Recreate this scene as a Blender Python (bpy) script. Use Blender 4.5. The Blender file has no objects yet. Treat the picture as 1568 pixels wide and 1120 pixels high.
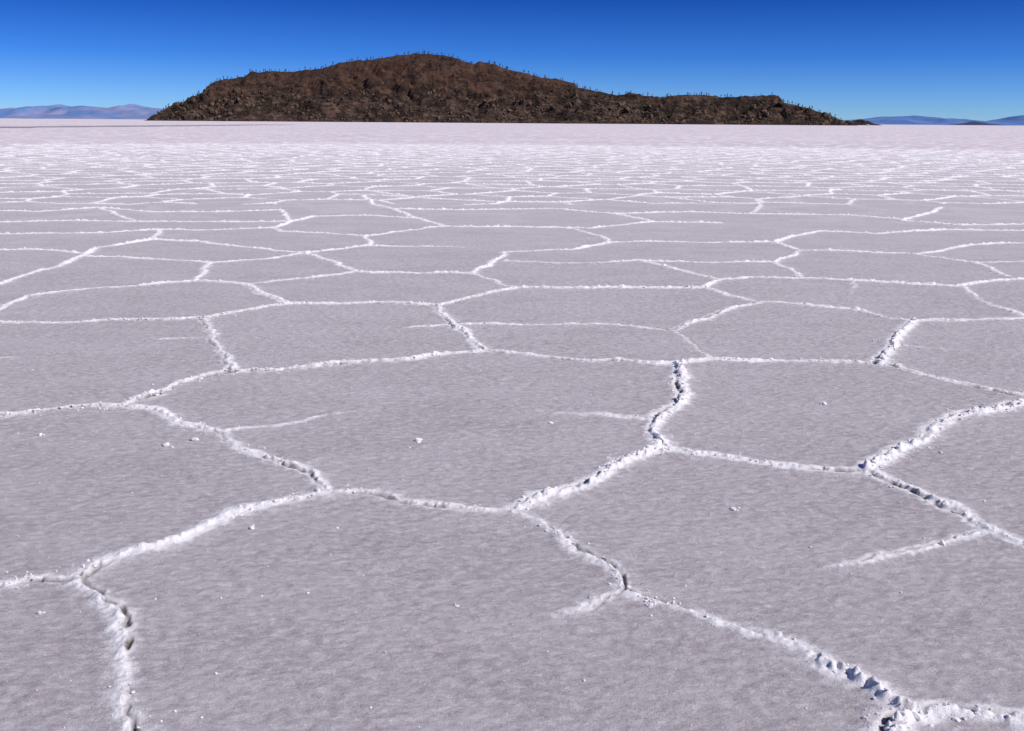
import bpy, bmesh, math, random
import numpy as np
from mathutils import Vector, Matrix, geometry
rng=np.random.default_rng(7); random.seed(7)
scene=bpy.context.scene
# ---------------------------------------------------------------- camera
CAMH=1.6; FP=1525.0; CX,CY=784.0,560.0
pitch=math.atan((560-187)/FP); roll=math.radians(0.4)
fwd=Vector((0,math.cos(pitch),-math.sin(pitch)))
r0=Vector((1,0,0)); u0=r0.cross(fwd)
R=r0*math.cos(roll)+u0*math.sin(roll); U=-r0*math.sin(roll)+u0*math.cos(roll)
cam=bpy.data.cameras.new("camera"); camo=bpy.data.objects.new("camera",cam)
scene.collection.objects.link(camo); scene.camera=camo
m=Matrix((R,U,-fwd)).transposed().to_4x4(); m.translation=Vector((0,0,CAMH)); camo.matrix_world=m
cam.sensor_width=36; cam.lens=FP/1568*36; cam.clip_start=0.05; cam.clip_end=200000
def survey(px,py): return (fwd+R*((px-CX)/FP)+U*((CY-py)/FP))
def ground_pt(px,py):
    d=survey(px,py); t=CAMH/(-d.z); return (d.x*t,d.y*t)
def at_depth(px,py,D):
    d=survey(px,py); t=D/d.y; return d.x*t, CAMH+d.z*t
Rn=np.array(R);Un=np.array(U);Fn=np.array(fwd)
def survey_inv(x,y):
    v=np.array([x,y,-CAMH]); f=v@Fn
    if f<0.2: return (-9999,9999)
    return CX+FP*(v@Rn)/f, CY-FP*(v@Un)/f
# ---------------------------------------------------------------- noise
def _h(ix,iy,s):
    n=(ix.astype(np.int64)*374761393+iy.astype(np.int64)*668265263+s*1442695041)&0xffffffff
    n=((n^(n>>13))*1274126177)&0xffffffff
    n=(n^(n>>16))&0xffff
    return n/32767.5-1.0
def vn(x,y,s=0):
    xi=np.floor(x);yi=np.floor(y);fx=x-xi;fy=y-yi
    fx=fx*fx*(3-2*fx);fy=fy*fy*(3-2*fy)
    a=_h(xi,yi,s);b=_h(xi+1,yi,s);c=_h(xi,yi+1,s);d=_h(xi+1,yi+1,s)
    return (a*(1-fx)+b*fx)*(1-fy)+(c*(1-fx)+d*fx)*fy
def fbm(x,y,o=4,s=0,g=0.5):
    t=0;a=1;n=0
    for k in range(o):
        t=t+a*vn(x*(2.03**k)+k*17.3,y*(2.03**k)-k*9.1,s+k);n+=a;a*=g
    return t/n
def make_mesh(name,co,faces,smooth=True,mats=()):
    me=bpy.data.meshes.new(name); nf=len(faces); k=faces.shape[1]
    me.vertices.add(len(co)); me.vertices.foreach_set("co",np.ascontiguousarray(co,dtype=np.float32).ravel())
    me.loops.add(nf*k); me.loops.foreach_set("vertex_index",np.ascontiguousarray(faces,dtype=np.int32).ravel())
    me.polygons.add(nf); me.polygons.foreach_set("loop_start",np.arange(0,nf*k,k,dtype=np.int32))
    me.polygons.foreach_set("loop_total",np.full(nf,k,dtype=np.int32))
    me.polygons.foreach_set("use_smooth",np.full(nf,smooth,dtype=bool))
    me.update(calc_edges=True); me.validate()
    ob=bpy.data.objects.new(name,me); scene.collection.objects.link(ob)
    for mt in mats: me.materials.append(mt)
    return ob
def attr(ob,name,v):
    a=ob.data.attributes.new(name,'FLOAT','POINT'); a.data.foreach_set("value",np.ascontiguousarray(v,dtype=np.float32).ravel())
# ---------------------------------------------------------------- materials
def newmat(name,rough=0.9):
    mt=bpy.data.materials.new(name); mt.use_nodes=True; nt=mt.node_tree
    b=nt.nodes["Principled BSDF"]; b.inputs["Roughness"].default_value=rough
    b.inputs["Specular IOR Level"].default_value=0.2
    return mt,nt,b
class NB:
    def __init__(s,nt): s.nt=nt
    def n(s,t,**k):
        nd=s.nt.nodes.new(t)
        for a,b in k.items(): setattr(nd,a,b)
        return nd
    def l(s,a,b): s.nt.links.new(a,b)
    def noise(s,vec,scale,detail=4,rough=0.55,dist=0):
        nd=s.n('ShaderNodeTexNoise'); nd.inputs['Scale'].default_value=scale; nd.inputs['Detail'].default_value=detail
        nd.inputs['Roughness'].default_value=rough; nd.inputs['Distortion'].default_value=dist
        if vec is not None: s.l(vec,nd.inputs['Vector'])
        return nd.outputs['Fac']
    def map(s,v,a,b,c=0,d=1,smooth=False):
        nd=s.n('ShaderNodeMapRange'); nd.inputs['From Min'].default_value=a; nd.inputs['From Max'].default_value=b
        nd.inputs['To Min'].default_value=c; nd.inputs['To Max'].default_value=d
        if smooth: nd.interpolation_type='SMOOTHSTEP'
        s.l(v,nd.inputs['Value']); return nd.outputs['Result']
    def math(s,op,a,b=None):
        nd=s.n('ShaderNodeMath',operation=op)
        for i,v in enumerate((a,b)):
            if v is None: continue
            if isinstance(v,(int,float)): nd.inputs[i].default_value=v
            else: s.l(v,nd.inputs[i])
        return nd.outputs[0]
    def mix(s,f,a,b,bt='MIX'):
        nd=s.n('ShaderNodeMix',data_type='RGBA',blend_type=bt)
        if isinstance(f,(int,float)): nd.inputs[0].default_value=f
        else: s.l(f,nd.inputs[0])
        for i,v in ((6,a),(7,b)):
            if isinstance(v,tuple): nd.inputs[i].default_value=(*v,1)
            else: s.l(v,nd.inputs[i])
        return nd.outputs[2]
    def mapping(s,vec,scale=(1,1,1),rot=(0,0,0)):
        nd=s.n('ShaderNodeMapping'); nd.inputs['Scale'].default_value=scale; nd.inputs['Rotation'].default_value=rot
        s.l(vec,nd.inputs['Vector']); return nd.outputs[0]

salt,nt,bs=newmat("salt_crust",0.85); N=NB(nt)
pos=N.n('ShaderNodeNewGeometry').outputs['Position']
rid=N.n('ShaderNodeAttribute',attribute_name='ridge').outputs['Fac']
crk=N.n('ShaderNodeAttribute',attribute_name='crack').outputs['Fac']
farA=N.n('ShaderNodeAttribute',attribute_name='far').outputs['Fac']
rip=N.noise(N.mapping(pos,(19,33,20),(0,0,math.radians(-20))),1.0,6,0.70,0.0)
grain=N.noise(pos,230,3,0.8)
speck=N.noise(pos,90,2,0.6)
mid=N.noise(pos,22,4,0.6)
patch=N.noise(N.mapping(pos,(0.8,1.6,1)),1.0,4,0.6)
blot=N.noise(N.mapping(pos,(3.2,6,4),(0,0,math.radians(-12))),1.0,6,0.68)
big=N.noise(N.mapping(pos,(0.02,0.05,1)),1.0,3,0.5)
cell=N.mix(N.map(patch,0.3,0.7),(0.395,0.348,0.363),(0.49,0.436,0.455))
cell=N.mix(N.map(blot,0.40,0.64,0,0.45),cell,(0.58,0.53,0.55))
cell=N.mix(N.map(rip,0.48,0.64,0,0.65),cell,(0.67,0.615,0.635))
cell=N.mix(N.map(rip,0.34,0.46,0.45,0),cell,(0.27,0.225,0.225))
cell=N.mix(N.map(grain,0.56,0.70,0,0.65),cell,(0.82,0.77,0.79))
cell=N.mix(N.map(grain,0.30,0.44,0.5,0.0),cell,(0.22,0.18,0.185))
cell=N.mix(N.map(speck,0.68,0.74,0,0.8),cell,(0.90,0.86,0.88))
vor=N.n('ShaderNodeTexVoronoi',feature='DISTANCE_TO_EDGE'); vor.inputs['Scale'].default_value=0.42
wn=N.n('ShaderNodeVectorMath',operation='ADD'); N.l(pos,wn.inputs[0])
nz=N.n('ShaderNodeTexNoise'); nz.inputs['Scale'].default_value=0.8; N.l(pos,nz.inputs['Vector'])
N.l(nz.outputs['Color'],wn.inputs[1]); N.l(wn.outputs[0],vor.inputs['Vector'])
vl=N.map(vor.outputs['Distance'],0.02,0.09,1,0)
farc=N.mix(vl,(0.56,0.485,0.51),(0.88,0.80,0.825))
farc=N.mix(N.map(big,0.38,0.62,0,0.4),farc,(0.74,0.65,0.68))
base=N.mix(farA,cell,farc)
e=N.math('ADD',rid,N.math('MULTIPLY',N.math('SUBTRACT',mid,0.5),1.15))
e=N.math('ADD',e,N.math('MULTIPLY',N.math('SUBTRACT',grain,0.5),0.7))
rm=N.math('MULTIPLY',N.map(e,0.15,0.8,0,1,True),N.map(rid,0.02,0.15))
base=N.mix(rm,base,(0.92,0.87,0.885))
base=N.mix(N.math('MULTIPLY',crk,N.map(mid,0.28,0.45,0.5,1.0)),base,(0.11,0.08,0.065))
N.l(base,bs.inputs['Base Color'])
b1=N.n('ShaderNodeBump'); b1.inputs['Strength'].default_value=0.85; b1.inputs['Distance'].default_value=0.015; N.l(rip,b1.inputs['Height'])
b2=N.n('ShaderNodeBump'); b2.inputs['Strength'].default_value=0.8; b2.inputs['Distance'].default_value=0.006; N.l(grain,b2.inputs['Height']); N.l(b1.outputs[0],b2.inputs['Normal'])
b3=N.n('ShaderNodeBump'); b3.inputs['Distance'].default_value=0.012; N.l(mid,b3.inputs['Height']); N.l(b2.outputs[0],b3.inputs['Normal'])
N.l(N.math('MULTIPLY',rid,0.9),b3.inputs['Strength'])
N.l(b3.outputs[0],bs.inputs['Normal'])

crumbm,nt,bs=newmat("salt_crumb",0.85); N=NB(nt)
pos=N.n('ShaderNodeNewGeometry').outputs['Position']
N.l(N.mix(N.noise(pos,60,3),(0.66,0.60,0.61),(0.90,0.86,0.87)),bs.inputs['Base Color'])
b=N.n('ShaderNodeBump'); b.inputs['Distance'].default_value=0.003; b.inputs['Strength'].default_value=0.6; N.l(N.noise(pos,250,3),b.inputs['Height']); N.l(b.outputs[0],bs.inputs['Normal'])

# ---------------------------------------------------------------- ridge network (traced where the salt plates meet)
# (strength, crack side, fade at end, points)
T=[
(.95,-1,0,[(-60,905),(0,897),(60,887),(118,880),(150,862),(215,842),(280,825),(335,800),(380,783),(440,768),(500,750)]),
(.78,1,0,[(118,880),(150,915),(175,945),(186,985),(190,1030),(200,1075),(225,1112),(245,1145)]),
(.75,-1,0,[(500,750),(560,752),(620,764),(680,772),(740,780),(785,783)]),
(1.2,1,0,[(785,783),(830,758),(890,742),(930,722),(960,705),(1012,688)]),
(.8,1,0,[(785,783),(840,808),(890,838),(930,860),(950,885),(955,908)]),
(.65,1,1,[(955,908),(910,922),(865,940),(820,952)]),
(.92,1,0,[(955,908),(1000,920),(1060,935),(1110,948),(1160,962),(1210,985),(1260,1010)]),
(1.12,1,0,[(1260,1010),(1310,1040),(1350,1065),(1385,1095),(1410,1100)]),
(1.15,1,0,[(1410,1100),(1470,1098),(1540,1100),(1640,1103)]),
(1.2,-1,0,[(1410,1100),(1370,1118),(1340,1150),(1320,1190)]),
(.75,1,0,[(500,750),(470,725),(430,708),(370,688),(350,668),(310,655),(275,645),(240,628),(185,622)]),
(1.05,-1,0,[(-60,642),(0,637),(60,630),(130,623),(185,622),(235,605),(280,585),(355,570),(430,566),(540,555),(640,548),(735,537)]),
(.6,1,0,[(355,570),(345,545),(325,515),(312,488)]),
(.95,-1,0,[(-60,494),(0,494),(80,494),(160,491),(240,489),(312,488),(375,475),(440,465),(520,465),(600,463),(670,467)]),
(.8,1,0,[(735,537),(720,515),(700,500),(685,488),(670,467)]),
(.7,-1,0,[(735,537),(800,543),(880,550),(960,556),(1035,558)]),
(1.15,-1,0,[(1035,558),(1042,585),(1050,610),(1015,640),(1000,665),(1012,688)]),
(.85,-1,0,[(1012,688),(1060,697),(1120,705),(1190,712),(1260,718),(1330,722)]),
(1.25,1,0,[(1330,722),(1380,690),(1430,655),(1480,635),(1530,625),(1620,610)]),
(.95,-1,0,[(1330,722),(1380,742),(1430,765),(1480,795),(1520,812),(1568,830),(1640,855)]),
(.8,-1,1,[(1520,812),(1460,822),(1400,842),(1330,857),(1270,865),(1215,877)]),
(.6,-1,1,[(350,665),(400,655),(470,643),(540,630),(620,625)]),
(.55,-1,1,[(1005,641),(900,635),(840,627),(770,625)]),
(.3,-1,1,[(455,715),(490,700),(530,690)]),
(.16,1,1,[(672,556),(680,575),(700,600)]),
(1.0,-1,0,[(1035,558),(1090,550),(1150,553),(1240,552),(1330,556),(1370,560)]),
(.8,-1,0,[(1370,560),(1430,578),(1490,592),(1545,605),(1620,606)]),
(1.15,1,0,[(1345,560),(1365,535),(1380,505),(1405,493)]),
(.9,-1,0,[(1405,493),(1460,492),(1520,489),(1620,487)]),
(.85,-1,0,[(1405,493),(1360,487),(1310,473),(1240,468),(1160,462)]),
(.85,-1,0,[(1160,462),(1110,475),(1060,495),(1030,506)]),
(.45,1,0,[(1030,506),(1050,525),(1090,548)]),
(.65,-1,0,[(1030,506),(960,498),(880,496),(800,498),(700,497)]),
(.6,-1,1,[(700,497),(640,500),(590,507)]),
(.9,-1,0,[(670,467),(720,455),(790,441),(860,441),(960,441),(1080,441)]),
(.9,-1,0,[(1080,441),(1100,428),(1150,425),(1230,427),(1310,430),(1400,436),(1470,438)]),
(.6,-1,0,[(1080,441),(1110,452),(1160,462)]),
(.85,-1,0,[(1470,438),(1520,430),(1620,424)]),
(.5,-1,0,[(1470,438),(1490,455),(1530,472),(1568,485)]),
(.4,-1,1,[(1310,430),(1300,445),(1310,473)]),
(.8,-1,0,[(-60,500),(0,475),(40,455),(100,445),(200,438),(300,430)]),
(.8,-1,0,[(300,430),(375,435),(400,448),(440,465)]),
(.8,-1,0,[(375,435),(430,430),(490,424),(548,417)]),
(.85,-1,0,[(548,417),(600,418),(660,419),(720,419)]),
(.95,-1,0,[(720,419),(750,405),(775,387)]),
(.6,-1,0,[(720,419),(760,432),(790,441)]),
(.85,-1,0,[(548,417),(510,402),(465,388)]),
(.6,-1,0,[(300,430),(315,415),(320,403)]),
(.75,-1,0,[(320,403),(370,399),(420,396),(465,388)]),
(.7,-1,0,[(320,403),(250,398),(190,395),(122,392)]),
(1.0,-1,0,[(-50,450),(0,436),(50,418),(85,410),(122,392)]),
(.85,-1,0,[(122,392),(150,380),(190,373),(235,367)]),
(.8,-1,0,[(-50,384),(0,383),(60,382),(122,388)]),
(.75,-1,0,[(465,388),(520,382),(567,377)]),
(.7,-1,1,[(567,377),(640,378),(700,379),(740,384)]),
(.85,-1,0,[(775,387),(830,384),(880,382),(935,372)]),
(.65,-1,0,[(775,400),(850,403),(920,403),(975,399)]),
(.75,-1,0,[(975,399),(1030,402),(1100,402),(1185,402)]),
(.6,-1,0,[(1185,402),(1220,387),(1225,383)]),
(.5,-1,0,[(1185,402),(1210,412),(1230,427)]),
(.6,-1,0,[(975,399),(1020,408),(1060,420),(1100,428)]),
(.75,-1,0,[(935,372),(1000,370),(1080,372),(1185,371)]),
(.85,-1,0,[(1185,371),(1215,362),(1255,354)]),
(.6,-1,0,[(1185,371),(1205,378),(1225,383)]),
(.75,-1,0,[(1225,383),(1280,384),(1340,387),(1400,389)]),
(.85,-1,0,[(1400,389),(1440,384),(1490,375),(1530,373),(1620,373)]),
(.6,-1,0,[(1400,389),(1450,397),(1495,403),(1520,412),(1545,424)]),
(.6,-1,0,[(1495,403),(1620,398)]),
(.6,-1,0,[(567,377),(567,370),(555,362)]),
(.65,-1,0,[(555,362),(600,357),(650,350),(685,347)]),
(.65,-1,0,[(555,362),(500,358),(430,355),(420,350)]),
(.75,-1,0,[(235,367),(300,370),(370,378),(465,388)]),
(.6,-1,0,[(935,372),(920,362),(880,352),(850,348)]),
(.85,-1,0,[(-40,360),(60,358),(150,357),(240,352)]),
(.85,-1,0,[(235,352),(320,353),(420,349),(445,340)]),
(.7,-1,0,[(235,367),(245,352)]),
(.85,-1,0,[(685,347),(800,348),(900,350),(1000,340),(1100,342)]),
(.85,-1,0,[(1255,354),(1340,358),(1450,352),(1620,355)]),
(.85,-1,0,[(-40,322),(60,325),(150,318),(230,325),(330,325),(430,322)]),
(.85,-1,0,[(0,341),(110,338),(210,340),(330,340),(445,340),(480,332),(560,330),(640,335)]),
(.6,-1,0,[(150,318),(210,340)]),(.6,-1,0,[(430,322),(445,340)]),
(.95,-1,0,[(555,300),(575,315),(600,320),(700,322),(780,321)]),
(.85,-1,0,[(600,320),(640,335),(685,347)]),
(.85,-1,0,[(780,321),(850,320),(940,328),(1000,340)]),
(.85,-1,0,[(940,328),(1050,325),(1150,328),(1300,330),(1380,336)]),
(.95,-1,0,[(1380,338),(1425,326),(1440,318)]),
(.85,-1,0,[(1380,338),(1470,345),(1620,344)]),
(.5,-1,0,[(1150,328),(1165,315),(1155,305)]),
(.4,-1,1,[(-30,548),(30,547),(65,546)]),
(.45,-1,1,[(1390,530),(1450,535),(1568,538)]),
(.5,-1,1,[(240,520),(300,518),(340,512)]),
]
segs=[]; lines=[]
for s,side,fade,pts in T:
    P=[ground_pt(*p) for p in pts]; n=len(P)
    st=[s*(1-(i/(n-1))**2*0.95) if fade else s for i in range(n)]
    lines.append((P,st,side))
# untraced polygons elsewhere: voronoi pattern of about 2 m plates
seeds=[]; SP=1.85; KY=0.78
for i in range(-60,61):
    for j in range(-10,66):
        x=(i+(0.5 if j%2 else 0)+random.uniform(-.36,.36))*SP; y=(j+random.uniform(-.36,.36))*SP*KY
        r=math.hypot(x,y)
        if r<84 and (abs(math.atan2(x,y))<math.radians(52) or r<14): seeds.append(Vector((x,y)))
v,ed,fa,_,_,_=geometry.delaunay_2d_cdt(seeds,[],[],0,1e-5)
cc=[];emap={}
for k,f in enumerate(fa):
    a,b,c=[v[i] for i in f[:3]]
    d=2*(a.x*(b.y-c.y)+b.x*(c.y-a.y)+c.x*(a.y-b.y))
    if abs(d)<1e-6: cc.append(None); continue
    ux=((a.length_squared)*(b.y-c.y)+(b.length_squared)*(c.y-a.y)+(c.length_squared)*(a.y-b.y))/d
    uy=((a.length_squared)*(c.x-b.x)+(b.length_squared)*(a.x-c.x)+(c.length_squared)*(b.x-a.x))/d
    cc.append((ux,uy))
    for i in range(3):
        key=tuple(sorted((f[i],f[(i+1)%3]))); emap.setdefault(key,[]).append(k)
def traced(x,y):
    a,b=survey_inv(x,y); return b>314 and -45<a<1612 and b<1165
for key,fs in emap.items():
    if len(fs)!=2 or cc[fs[0]] is None or cc[fs[1]] is None: continue
    a,b=cc[fs[0]],cc[fs[1]]; L=math.hypot(a[0]-b[0],a[1]-b[1])
    if L>4 or L<0.02: continue
    if math.hypot(*a)>82: continue
    n=max(2,int(L/0.25)); s=random.choice([.6,.75,.85,.95,1.05]); P=[]
    for i in range(n+1):
        t=i/n; p=(a[0]*(1-t)+b[0]*t,a[1]*(1-t)+b[1]*t)
        if traced(*p):
            if len(P)>1: lines.append((P,[s]*len(P),-1))
            P=[]
        else: P.append(p)
    if len(P)>1: lines.append((P,[s]*len(P),-1))
for P,st,side in lines:
    for i in range(len(P)-1): segs.append((*P[i],*P[i+1],st[i],st[i+1],side))
print("segs",len(segs))
# ---------------------------------------------------------------- ground sheet
DA=math.radians(38)
th=np.concatenate([np.linspace(-DA,DA,1180),np.linspace(DA,2*math.pi-DA,402)[1:-1]])
rr=np.concatenate([[0.25,0.6,0.9,1.2,1.4],np.exp(np.arange(math.log(1.55),math.log(75),0.0025)),np.exp(np.linspace(math.log(75.3),math.log(90000),46))])
RR,TH=np.meshgrid(rr,th,indexing='ij')
X=RR*np.sin(TH);Y=RR*np.cos(TH)
nearw=np.clip((80-RR)/10,0,1)
XW=X+0.040*vn(X*4,Y*4,3)+0.014*vn(X*13,Y*13,4)+0.007*vn(X*37,Y*37,5)
YW=Y+0.040*vn(X*4,Y*4,13)+0.014*vn(X*13,Y*13,14)+0.007*vn(X*37,Y*37,15)
chunk=np.clip(0.55+0.6*vn(X*30,Y*30,21)+0.55*vn(X*67,Y*67,22),0.05,1.6)
gap=np.clip(0.86+0.5*vn(X*3.1,Y*3.1,23)+0.3*vn(X*9,Y*9,24),0.35,1.3)
gap=gap+(0.95-gap)*np.clip((RR-12)/15,0,0.6)
H=np.zeros_like(X);MK=np.zeros_like(X);CR=np.zeros_like(X)
MIN=0.3
for x0,y0,x1,y1,s0,s1,side in segs:
    ra=math.hypot(x0,y0);rb=math.hypot(x1,y1)
    mg=MIN
    lo=max(0.3,min(ra,rb)-mg-0.05);hi=max(ra,rb)+mg
    i0=np.searchsorted(rr,lo);i1=np.searchsorted(rr,hi)
    ta=math.atan2(x0,y0)%(2*math.pi);tb=math.atan2(x1,y1)%(2*math.pi)
    if ta>math.pi+0.0: ta-=2*math.pi
    if tb>math.pi+0.0: tb-=2*math.pi
    if abs(ta-tb)>math.pi: continue
    dm=mg/lo if lo>mg else 1.0
    t0=min(ta,tb)-dm;t1=max(ta,tb)+dm
    if t0< -DA and t1<-DA: t0+=2*math.pi;t1+=2*math.pi
    j0=max(0,np.searchsorted(th,t0));j1=np.searchsorted(th,t1)
    if i1<=i0 or j1<=j0: continue
    sl=(slice(i0,i1),slice(j0,j1))
    x=XW[sl];y=YW[sl];dx=x1-x0;dy=y1-y0;L2=dx*dx+dy*dy+1e-12
    t=np.clip(((x-x0)*dx+(y-y0)*dy)/L2,0,1)
    ex=x-(x0+t*dx);ey=y-(y0+t*dy);d=np.sqrt(ex*ex+ey*ey)
    sd=np.where((dx*ey-dy*ex)>0,1,-1)*side
    s=s0+(s1-s0)*t; g=s*gap[sl]
    res=np.maximum(RR[sl]*0.0025*0.75,0)
    wg=np.maximum(0.015+0.013*s,res);ws=np.maximum(0.008+0.002*s,res)
    w=np.where(sd>0,ws,wg)
    amp=0.014+0.014*np.clip((RR[sl]-6)/12,0,1)
    hh=amp*g*np.where(s>1.1,1.5,1)*chunk[sl]*np.exp(-(d/w)**2)+0.009*g*np.exp(-(d/0.07)**2)
    H[sl]=np.maximum(H[sl],hh)
    wm=np.maximum(0.018+0.020*s+0.0008*RR[sl],res*1.2)
    MK[sl]=np.maximum(MK[sl],np.clip(s*1.9,0,1)*np.clip(0.42+0.60*g,0,1.1)*(0.8*np.exp(-(d/wm)**2)+0.26*np.exp(-(d/(wm*2.6))**2)))
    cw=0.007+0.0009*RR[sl]
    c=np.exp(-((d*np.where(sd>0,1,-1)-ws*1.5)/cw)**2)*np.clip(s*1.3,0,1)*np.clip((12-RR[sl])/4,0,1)*np.clip(s*3-1,0,1)
    CR[sl]=np.maximum(CR[sl],c)
ckn=np.clip(0.62+1.5*vn(X*1.9,Y*1.9,35)+0.6*vn(X*6,Y*6,33),0,1)*np.clip(0.75+0.9*vn(X*22,Y*22,32),0.05,1)
CR*=ckn
Z=H-0.018*CR
Z+=nearw*(0.004*fbm(X*1.3,Y*1.3,3,40)+0.004*np.clip((30-RR)/20,0,1)*fbm(X*18+Y*3,Y*30-X*6,3,41))
MK*=nearw; Z*=nearw
nr,nc=X.shape
co=np.stack([X,Y,Z],-1).reshape(-1,3)
ii,jj=np.meshgrid(np.arange(nr-1),np.arange(nc),indexing='ij'); j2=(jj+1)%nc
F=np.stack([ii*nc+jj,ii*nc+j2,(ii+1)*nc+j2,(ii+1)*nc+jj],-1).reshape(-1,4)
ground=make_mesh("salt_flat_ground",co,F,True,[salt])
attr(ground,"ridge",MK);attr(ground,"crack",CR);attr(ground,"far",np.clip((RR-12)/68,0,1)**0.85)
def hz(x,y):
    r=np.hypot(x,y);t=np.arctan2(x,y)
    i=np.clip(np.searchsorted(rr,r),0,nr-1)
    t=np.where(t<-DA,t+2*math.pi,t)
    j=np.clip(np.searchsorted(th,t),0,nc-1)
    return Z[i,j]
# ---------------------------------------------------------------- merged scatter helper
def ico(sub,var,seed,flat=1.0,jit=0.25):
    bm=bmesh.new(); bmesh.ops.create_icosphere(bm,subdivisions=sub,radius=1)
    rs=np.random.default_rng(seed)
    c=np.array([v.co[:] for v in bm.verts]); f=np.array([[v.index for v in q.verts] for q in bm.faces]); bm.free()
    dirs=rs.normal(size=(7,3));dirs/=np.linalg.norm(dirs,axis=1)[:,None]
    for dd in dirs:
        k=rs.uniform(0.55,0.9); p=c@dd; c=c-np.outer(np.clip(p-k,0,None),dd)
    c*=1+rs.normal(size=(len(c),1))*jit*0.3
    c[:,2]*=flat
    return c,f
def scatter(name,tpl,P,S,mat,tilt=0.4,smooth=False,seed=1):
    rs=np.random.default_rng(seed); n=len(P); which=rs.integers(0,len(tpl),n)
    VS=[];FS=[];off=0
    for k,(c,f) in enumerate(tpl):
        idx=np.where(which==k)[0]
        if not len(idx): continue
        a=rs.uniform(0,2*math.pi,len(idx));b=rs.normal(0,tilt,len(idx))
        ca,sa,cb,sb=np.cos(a),np.sin(a),np.cos(b),np.sin(b)
        q=c[None]*S[idx][:,None,:]
        x,y,z=q[...,0],q[...,1],q[...,2]
        y2=y*cb[:,None]-z*sb[:,None];z2=y*sb[:,None]+z*cb[:,None]
        x3=x*ca[:,None]-y2*sa[:,None];y3=x*sa[:,None]+y2*ca[:,None]
        q=np.stack([x3,y3,z2],-1)+P[idx][:,None,:]
        VS.append(q.reshape(-1,3));nv=len(c)
        FS.append((f[None]+(np.arange(len(idx))*nv)[:,None,None]+off).reshape(-1,f.shape[1]));off+=len(idx)*nv
    return make_mesh(name,np.concatenate(VS),np.concatenate(FS),smooth,[mat])
px=[];sz=[]
for P,st,side in lines:
    for i in range(len(P)-1):
        a=np.array(P[i]);b=np.array(P[i+1]);L=np.linalg.norm(b-a);r=np.linalg.norm((a+b)/2)
        if r>22 or abs(math.atan2(a[0],a[1]))>0.8: continue
        s=(st[i]+st[i+1])/2
        n=rng.poisson(L*s*s*(130 if r<9 else 30))
        for _ in range(n):
            t=rng.random();p=a*(1-t)+b*t
            cl=0.5+0.5*float(vn(np.array(p[0]*2.2),np.array(p[1]*2.2),77))
            if rng.random()>cl*1.2: continue
            o=rng.normal(0,0.018+0.08*rng.random()**3,2)
            px.append(p+o); sz.append(0.0018+0.0055*rng.random()**3*s+0.0004*r*rng.random())
for _ in range(1000):
    r=math.exp(rng.uniform(math.log(1.8),math.log(26)));t=rng.uniform(-.62,.62)
    px.append(np.array([r*math.sin(t),r*math.cos(t)]));sz.append(0.0011+0.0035*rng.random()**5+0.0004*r*rng.random())
for q,s in (((640,676),.018),((843,648),.015),((1123,780),.018),((254,683),.019),((298,675),.018),((700,929),.010),((385,810),.013),((62,667),.014),((1443,836),.013),((995,928),.013),((1262,620),.014),((60,940),.010)):
    for k in range(4):
        px.append(np.array(ground_pt(*q))+rng.normal(0,s*0.8 if k else 0,2));sz.append(s*(1 if k==0 else rng.uniform(.3,.6)))
px=np.array(px);sz=np.array(sz)
P3=np.column_stack([px,hz(px[:,0],px[:,1])+sz*0.2])
S3=sz[:,None]*rng.uniform(0.7,1.3,(len(sz),3));S3[:,2]*=0.7
scatter("salt_crumbs",[ico(2,0,i) for i in range(6)],P3,S3,crumbm,0.5,False,3)
print("crumbs",len(px))
px=[];sz=[]
for P,st,side in lines:
    for i in range(len(P)-1):
        a=np.array(P[i]);b=np.array(P[i+1]);L=np.linalg.norm(b-a);r=np.linalg.norm((a+b)/2)
        if r>16: continue
        s=(st[i]+st[i+1])/2
        if s<0.9: continue
        for _ in range(rng.poisson(L*18*(s-.75))):
            t=rng.random();px.append(a*(1-t)+b*t+rng.normal(0,0.012,2));sz.append(rng.uniform(.007,.017)*s)
px=np.array(px);sz=np.array(sz)
P3=np.column_stack([px,hz(px[:,0],px[:,1])+sz*0.1])
S3=np.column_stack([sz*rng.uniform(.8,1.4,len(sz)),sz*rng.uniform(.7,1.1,len(sz)),sz*rng.uniform(.3,.55,len(sz))])
scatter("broken_salt_slabs",[ico(2,0,i+20) for i in range(6)],P3,S3,crumbm,0.5,False,5)

# ---------------------------------------------------------------- island
hill,nt,bs=newmat("island_rock_soil",0.95); N=NB(nt)
pos=N.n('ShaderNodeNewGeometry').outputs['Position']
hgt=N.n('ShaderNodeAttribute',attribute_name='relh').outputs['Fac']
n1=N.noise(pos,0.022,6,0.6);n2=N.noise(N.mapping(pos,(.07,.07,.16)),1.0,6,0.74);n3=N.noise(pos,0.38,4,0.7);n4=N.noise(N.mapping(pos,(0.014,0.014,0.07)),1.0,5,0.65)
c=N.mix(N.map(n1,0.38,0.62),(0.044,0.021,0.0145),(0.088,0.043,0.028))
lowc=N.mix(N.map(n2,0.45,0.62),(0.018,0.011,0.009),(0.140,0.085,0.058))
c=N.mix(N.map(N.math('ADD',hgt,N.math('MULTIPLY',N.math('SUBTRACT',n1,0.5),1.4)),0.35,0.85,0.95,0.1),c,lowc)
c=N.mix(N.map(n4,0.51,0.60,0,0.7),c,(0.021,0.012,0.009))
c=N.mix(N.map(n3,0.58,0.70,0,0.5),c,(0.19,0.13,0.09))
c=N.mix(N.map(n3,0.32,0.45,0.85,0),c,(0.010,0.006,0.005))
N.l(c,bs.inputs['Base Color'])
b=N.n('ShaderNodeBump'); b.inputs['Distance'].default_value=4; b.inputs['Strength'].default_value=0.9; N.l(n2,b.inputs['Height']); N.l(b.outputs[0],bs.inputs['Normal'])
D0=1300.
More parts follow.
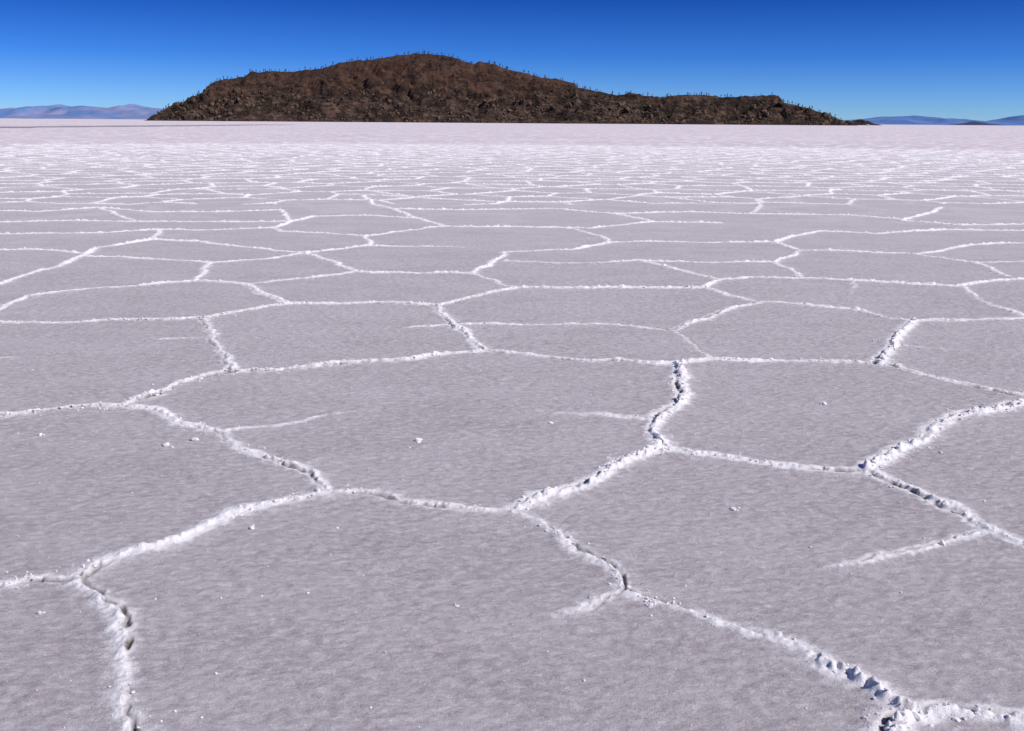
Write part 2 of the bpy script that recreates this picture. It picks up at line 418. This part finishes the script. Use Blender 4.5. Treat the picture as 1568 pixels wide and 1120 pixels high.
crest=[(232,181.8),(262,166),(290,152),(320,138),(328,127),(345,121),(372,118),(385,111),(410,109),(450,110),(490,106),(520,97),(545,93),(580,90),(600,86),(640,82),(680,85),(705,92),(725,98),(735,94),(755,97),(775,106),(800,112),(830,119),(865,123),(880,128),(885,134),(912,139),(945,147),(960,144),(990,147),(1010,150),(1040,145),(1080,145),(1110,149),(1140,148),(1185,147),(1195,156),(1230,164),(1260,173),(1283,182),(1302,189.0)]
cr=[]
for a,bb in crest:
    x,z=at_depth(a,bb,D0); dep=25+1.9*max(z,0); x,z=at_depth(a,bb,D0+dep); cr.append((x,max(z,0),dep))
cr=np.array(cr)
NX=900; ux=np.linspace(cr[0,0]-6,cr[-1,0]+6,NX)
hc=np.interp(ux,cr[:,0],cr[:,1],0,0);dc=np.interp(ux,cr[:,0],cr[:,2]);dcs=np.convolve(np.pad(dc,20,'edge'),np.ones(41)/41,'valid')
foot=D0+14*vn(ux/90,ux*0,5)+6*vn(ux/25,ux*0,6)
uu=np.concatenate([np.linspace(0,1,200),np.linspace(1,2.2,60)[1:]])
Ug,Xg=np.meshgrid(uu,ux,indexing='ij')
Yg=foot[None]+Ug*(D0+dcs-foot)[None]
front=np.clip(Ug,0,1)
bench=vn(Xg/120,Ug*2,50)*0.16+0.045*np.sin(front*24+5*fbm(Xg/70,Ug*2,3,51))
prof=np.clip(front**(0.85)+bench*np.sin(np.pi*front),0,1)
prof=np.where(Ug>1,np.cos(np.clip((Ug-1)/1.2,0,1)*math.pi/2)**1.2,prof)
env=np.sin(np.pi*np.clip(Ug,0,1))**0.7
rg=1-np.abs(fbm(Xg/55,Yg/26,3,60))*2.2
rock=np.clip(fbm(Xg/16,Yg/8,4,70)*2.4,0,1)
Zg=hc[None]*prof+env*(np.minimum(1,hc/25))[None]*(9*rg-6.2+6.5*rock+3.4*fbm(Xg/7,Yg/6,3,80))
Zg+=np.where((Ug>0.9)&(Ug<1.1),1,0)*(np.minimum(1,hc/15))[None]*(0.9*vn(Xg/4,Yg*0,81)+0.9*vn(Xg/14,Yg*0,82))
Zg+=np.clip(rock-0.2,0,1)*4*np.clip(Ug*8,0,1)*(Ug<0.35)*(np.minimum(1,hc/12))[None]
Zg=np.maximum(Zg,-0.5);Zg[0]=-1;Zg[-1]=-1;Zg[:,0]=-1;Zg[:,-1]=-1
co=np.stack([Xg,Yg,Zg],-1).reshape(-1,3); a,bn=Xg.shape
ii,jj=np.meshgrid(np.arange(a-1),np.arange(bn-1),indexing='ij')
F=np.stack([ii*bn+jj,ii*bn+jj+1,(ii+1)*bn+jj+1,(ii+1)*bn+jj],-1).reshape(-1,4)
isl=make_mesh("rocky_island",co,F,True,[hill])
attr(isl,"relh",np.clip(Zg/70,0,1))
def isl_pts(n,ulo,uhi,seed,hmax=None):
    rs=np.random.default_rng(seed); i=np.clip((np.interp(rs.uniform(ulo,uhi,n),uu,np.arange(len(uu)))).astype(int),1,a-2)
    j=rs.integers(10,bn-10,n); ok=Zg[i,j]>0.8
    if hmax: ok&=(vn(Xg[i,j]/35,Yg[i,j]/20,91)>-0.15+0.7*(Zg[i,j]>hmax))
    i,j=i[ok],j[ok]
    return np.column_stack([Xg[i,j],Yg[i,j],Zg[i,j]])
bould,nt,bs=newmat("boulder_rock",0.95); N=NB(nt)
pos=N.n('ShaderNodeNewGeometry').outputs['Position']
N.l(N.mix(N.map(N.noise(pos,0.3,4),0.4,0.6),(0.030,0.020,0.015),(0.15,0.098,0.066)),bs.inputs['Base Color'])
P=isl_pts(5000,0.0,0.6,4,40); s=rng.uniform(0.6,1.6,len(P))+3.2*rng.random(len(P))**6
scatter("island_boulders",[ico(1,0,i+40) for i in range(5)],P,s[:,None]*rng.uniform(.7,1.3,(len(P),3)),bould,0.5,False,6)
shr,nt,bs=newmat("dry_shrub",0.95); N=NB(nt)
pos=N.n('ShaderNodeNewGeometry').outputs['Position']
N.l(N.mix(N.map(N.noise(pos,0.15,3),0.4,0.6),(0.05,0.036,0.02),(0.19,0.13,0.08)),bs.inputs['Base Color'])
def tuft(seed):
    rs=np.random.default_rng(seed);V=[];Fq=[]
    for k in range(14):
        az=rs.uniform(0,6.28);el=rs.uniform(.3,1.4);l=rs.uniform(.6,1.1)
        d=np.array([math.cos(az)*math.cos(el),math.sin(az)*math.cos(el),math.sin(el)])*l
        sdv=np.array([-math.sin(az),math.cos(az),0])*0.16
        o=len(V);V+=[sdv*.4,-sdv*.4,d*0.6-sdv,d+sdv*.2];Fq.append([o,o+1,o+2,o+3])
    return np.array(V),np.array(Fq)
P=isl_pts(5500,0.02,0.97,8,38); s=rng.uniform(0.5,1.3,len(P))
scatter("island_shrubs",[tuft(i) for i in range(4)],P,s[:,None]*np.ones((1,3)),shr,0.1,False,7)
cac,nt,bs=newmat("cactus_skin",0.9); N=NB(nt)
pos=N.n('ShaderNodeNewGeometry').outputs['Position']
N.l(N.mix(N.noise(pos,0.4,2),(0.03,0.034,0.019),(0.08,0.07,0.045)),bs.inputs['Base Color'])
def column(V,Fq,p,q,r,ns=6):
    o=len(V)
    for h,rad in ((0,r*.8),(0.5,r),(0.93,r*.9),(1.0,r*.3)):
        for k in range(ns):
            an=2*math.pi*k/ns; V.append([p[0]+(q[0]-p[0])*h+math.cos(an)*rad,p[1]+(q[1]-p[1])*h+math.sin(an)*rad,p[2]+(q[2]-p[2])*h])
    for l in range(3):
        for k in range(ns):
            Fq.append([o+l*ns+k,o+l*ns+(k+1)%ns,o+(l+1)*ns+(k+1)%ns,o+(l+1)*ns+k])
def cactus(seed):
    rs=np.random.default_rng(seed);V=[];Fq=[]
    column(V,Fq,(0,0,-.1),(0,0,1),0.09)
    for k in range(rs.integers(0,3)):
        az=rs.uniform(0,6.28);h=rs.uniform(.25,.5);dx,dy=math.cos(az)*.17,math.sin(az)*.17
        column(V,Fq,(0,0,h),(dx,dy,h+.1),0.05);column(V,Fq,(dx,dy,h+.05),(dx*1.1,dy*1.1,rs.uniform(.65,.95)),0.06)
    return np.array(V),np.array(Fq)
P=np.concatenate([isl_pts(1000,0.02,.9,9),isl_pts(200,0.98,1.02,10)]); s=rng.uniform(2.0,5.0,len(P))
scatter("island_cacti",[cactus(i) for i in range(6)],P,s[:,None]*np.ones((1,3)),cac,0.03,True,8)

# ---------------------------------------------------------------- far mountains
def mountains(name,D,prof,depth,c1,c2,amp,seed):
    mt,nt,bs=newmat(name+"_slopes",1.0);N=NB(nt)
    bs.inputs["Specular IOR Level"].default_value=0
    pos=N.n('ShaderNodeNewGeometry').outputs['Position']
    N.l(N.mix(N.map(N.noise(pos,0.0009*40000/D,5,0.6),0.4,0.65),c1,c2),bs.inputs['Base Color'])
    pp=[at_depth(p,q,D) for p,q in prof]; xs=np.array([p[0] for p in pp]);zs=np.array([max(p[1],0) for p in pp])
    X1=np.linspace(xs[0],xs[-1],260);h=np.interp(X1,xs,zs);h[0]=h[-1]=0
    u=np.linspace(0,2,40);Ug,Xg=np.meshgrid(u,X1,indexing='ij')
    Yg=D+(Ug-1)*depth
    w=1-np.abs(Ug-1)**1.15
    ridge=1-np.abs(fbm(Xg/(depth*.35),Yg/(depth*.5),4,seed))*1.6
    Zg=h[None]*np.clip(w*(0.75+0.25*w)+amp*(ridge-0.6)*np.sin(np.pi*np.clip(Ug,0,1))*(Ug<1),0,1.0)
    Zg+=h[None]*0.05*fbm(Xg/(depth*.08),Yg/(depth*.1),3,seed+5)*w
    Zg-=2 if D>5000 else 0.3
    a,bn=Xg.shape;ii,jj=np.meshgrid(np.arange(a-1),np.arange(bn-1),indexing='ij')
    F=np.stack([ii*bn+jj,ii*bn+jj+1,(ii+1)*bn+jj+1,(ii+1)*bn+jj],-1).reshape(-1,4)
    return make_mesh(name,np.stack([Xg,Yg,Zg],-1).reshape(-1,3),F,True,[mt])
mountains("distant_mountains",38000,[(-420,181),(-330,168),(-240,160),(-160,170),(-80,162),(-30,170),(0,172),(20,167),(45,163),(60,164),(90,160),(110,163),(125,162),(150,163.5),(180,166),(192,162),(205,159),(215,162),(232,165),(260,167),(300,172),(380,178),(480,184)],5000,(0.11,0.20,0.42),(0.27,0.27,0.42),.5,3)  # aerial haze painted in: both base colours are blued for distance
mountains("distant_mountains",42000,[(1220,188),(1300,184),(1325,182),(1345,179),(1380,178.5),(1400,177),(1425,180),(1440,182),(1455,181),(1480,184),(1510,187),(1535,184),(1555,178),(1580,175),(1640,170),(1720,178),(1800,172),(1900,186)],5000,(0.085,0.17,0.40),(0.14,0.22,0.44),.5,9)  # right-hand range, its blue base colours also stand in for aerial haze
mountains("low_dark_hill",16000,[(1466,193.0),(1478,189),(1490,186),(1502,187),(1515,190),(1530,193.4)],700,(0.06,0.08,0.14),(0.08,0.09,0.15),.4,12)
mountains("low_dark_hill",1900,[(1284,188.8),(1297,185.5),(1306,184.8),(1315,182.5),(1322,183),(1329,187),(1335,189)],60,(0.03,0.024,0.022),(0.06,0.045,0.038),.6,14)
# ---------------------------------------------------------------- vehicle track across the salt
trk,nt,bs=newmat("track_salt",0.9);N=NB(nt)
pos=N.n('ShaderNodeNewGeometry').outputs['Position']
N.l(N.mix(N.map(N.noise(N.mapping(pos,(.02,.3,1)),1.0,4),0.4,0.6),(0.24,0.21,0.24),(0.44,0.385,0.41)),bs.inputs['Base Color'])
A=np.array(ground_pt(-300,198));B=np.array(ground_pt(430,191.3));n=60;V=[]
dv=(B-A)/np.linalg.norm(B-A);nn=np.array([-dv[1],dv[0]])
for i in range(n+1):
    t=i/n;p=A*(1-t)+B*t;w=(8+4*float(vn(np.array(i*.6),np.array(0.),4)))
    V.append([*(p-nn*w),0.03]);V.append([*(p+nn*w),0.03])
F=np.array([[2*i,2*i+2,2*i+3,2*i+1] for i in range(n)])
make_mesh("vehicle_track",np.array(V),F,True,[trk])
# ---------------------------------------------------------------- tiny off-road car at the island's end
def flat(name,col,r=0.4):
    mt,nt,bs=newmat(name,r);N=NB(nt)
    pos=N.n('ShaderNodeNewGeometry').outputs['Position']
    N.l(N.mix(N.noise(pos,3,3),tuple(c*.88 for c in col),col),bs.inputs['Base Color']);return mt
wm_,gm_,tm_=flat("white_paint",(.8,.8,.8)),flat("dark_glass",(.03,.035,.04),.1),flat("tyre_rubber",(.03,.03,.03),.8)
cx_,_z=at_depth(1330,188,1262)
car=bpy.data.objects.new("parked_car",None);scene.collection.objects.link(car);car.location=(cx_,1262,0)
def part(nm,bm,mt):
    me=bpy.data.meshes.new(nm);bm.to_mesh(me);bm.free();me.materials.append(mt);o=bpy.data.objects.new(nm,me);scene.collection.objects.link(o);o.parent=car;return o
def prism(nm,prof,hw,mt,bev=.05):
    bm=bmesh.new();f=bm.faces.new([bm.verts.new((x,-hw,z)) for x,z in prof])
    g=bmesh.ops.extrude_face_region(bm,geom=[f]);bmesh.ops.translate(bm,vec=(0,2*hw,0),verts=[q for q in g['geom'] if isinstance(q,bmesh.types.BMVert)])
    bmesh.ops.recalc_face_normals(bm,faces=bm.faces)
    if bev: bmesh.ops.bevel(bm,geom=list(bm.edges),offset=bev,segments=2,affect='EDGES')
    return part(nm,bm,mt)
prism("body",[(-2.3,.45),(2.3,.45),(2.35,.95),(1.2,1.1),(.75,1.85),(-2.2,1.88),(-2.35,1.0)],.9,wm_)
prism("side_windows",[(-2.05,1.2),(.95,1.2),(.68,1.7),(-2.0,1.72)],.91,gm_,0)
for k,(wx,wy) in enumerate(((1.4,-.8),(1.4,.8),(-1.4,-.8),(-1.4,.8))):
    bm=bmesh.new();bmesh.ops.create_cone(bm,cap_ends=True,segments=20,radius1=.4,radius2=.4,depth=.26)
    bmesh.ops.rotate(bm,verts=bm.verts,cent=(0,0,0),matrix=Matrix.Rotation(math.pi/2,3,'X'));bmesh.ops.translate(bm,vec=(wx,wy,.4),verts=bm.verts)
    part("wheel_%d"%(k+1),bm,tm_)
# ---------------------------------------------------------------- light
az=math.radians(110);el=math.radians(43)
sd=Vector((math.sin(az)*math.cos(el),math.cos(az)*math.cos(el),math.sin(el)))
sl=bpy.data.lights.new("sun",'SUN');sl.energy=4.7;sl.angle=math.radians(.53);sl.color=(1,.97,.945)
so=bpy.data.objects.new("sun",sl);scene.collection.objects.link(so);so.rotation_euler=sd.to_track_quat('Z','Y').to_euler()
w=bpy.data.worlds.new("World");scene.world=w;w.use_nodes=True;nt=w.node_tree;N=NB(nt)
bg=nt.nodes['Background'];sky=N.n('ShaderNodeTexSky',sky_type='NISHITA');sky.sun_disc=False
sky.sun_elevation=el;sky.sun_rotation=az;sky.altitude=3650;sky.air_density=1.0;sky.dust_density=0.1;sky.ozone_density=3
# thin dry high-altitude air: deepen the blue with elevation above the horizon
tc=N.n('ShaderNodeTexCoord');sx=N.n('ShaderNodeSeparateXYZ');N.l(tc.outputs['Generated'],sx.inputs[0])
cr_=N.n('ShaderNodeValToRGB');N.l(N.map(sx.outputs['Z'],0,0.5),cr_.inputs[0])
k=1/1.25;els=cr_.color_ramp.elements
stops=[(0.0,(.52,.80,1.2)),(0.05,(.36,.67,1.22)),(0.12,(.16,.46,1.12)),(0.225,(.058,.255,.82)),(0.5,(.12,.32,.80)),(1.0,(.35,.58,.95))]
els[0].position=0;els[0].color=(*[c*k for c in stops[0][1]],1);els[1].position=1;els[1].color=(*[c*k for c in stops[-1][1]],1)
for p,c in stops[1:-1]:
    q=els.new(p);q.color=(*[x*k for x in c],1)
N.l(N.mix(1.0,sky.outputs[0],cr_.outputs[0],'MULTIPLY'),bg.inputs[0]);bg.inputs[1].default_value=0.1125
scene.view_settings.view_transform='Standard';scene.view_settings.look='None';scene.view_settings.exposure=0
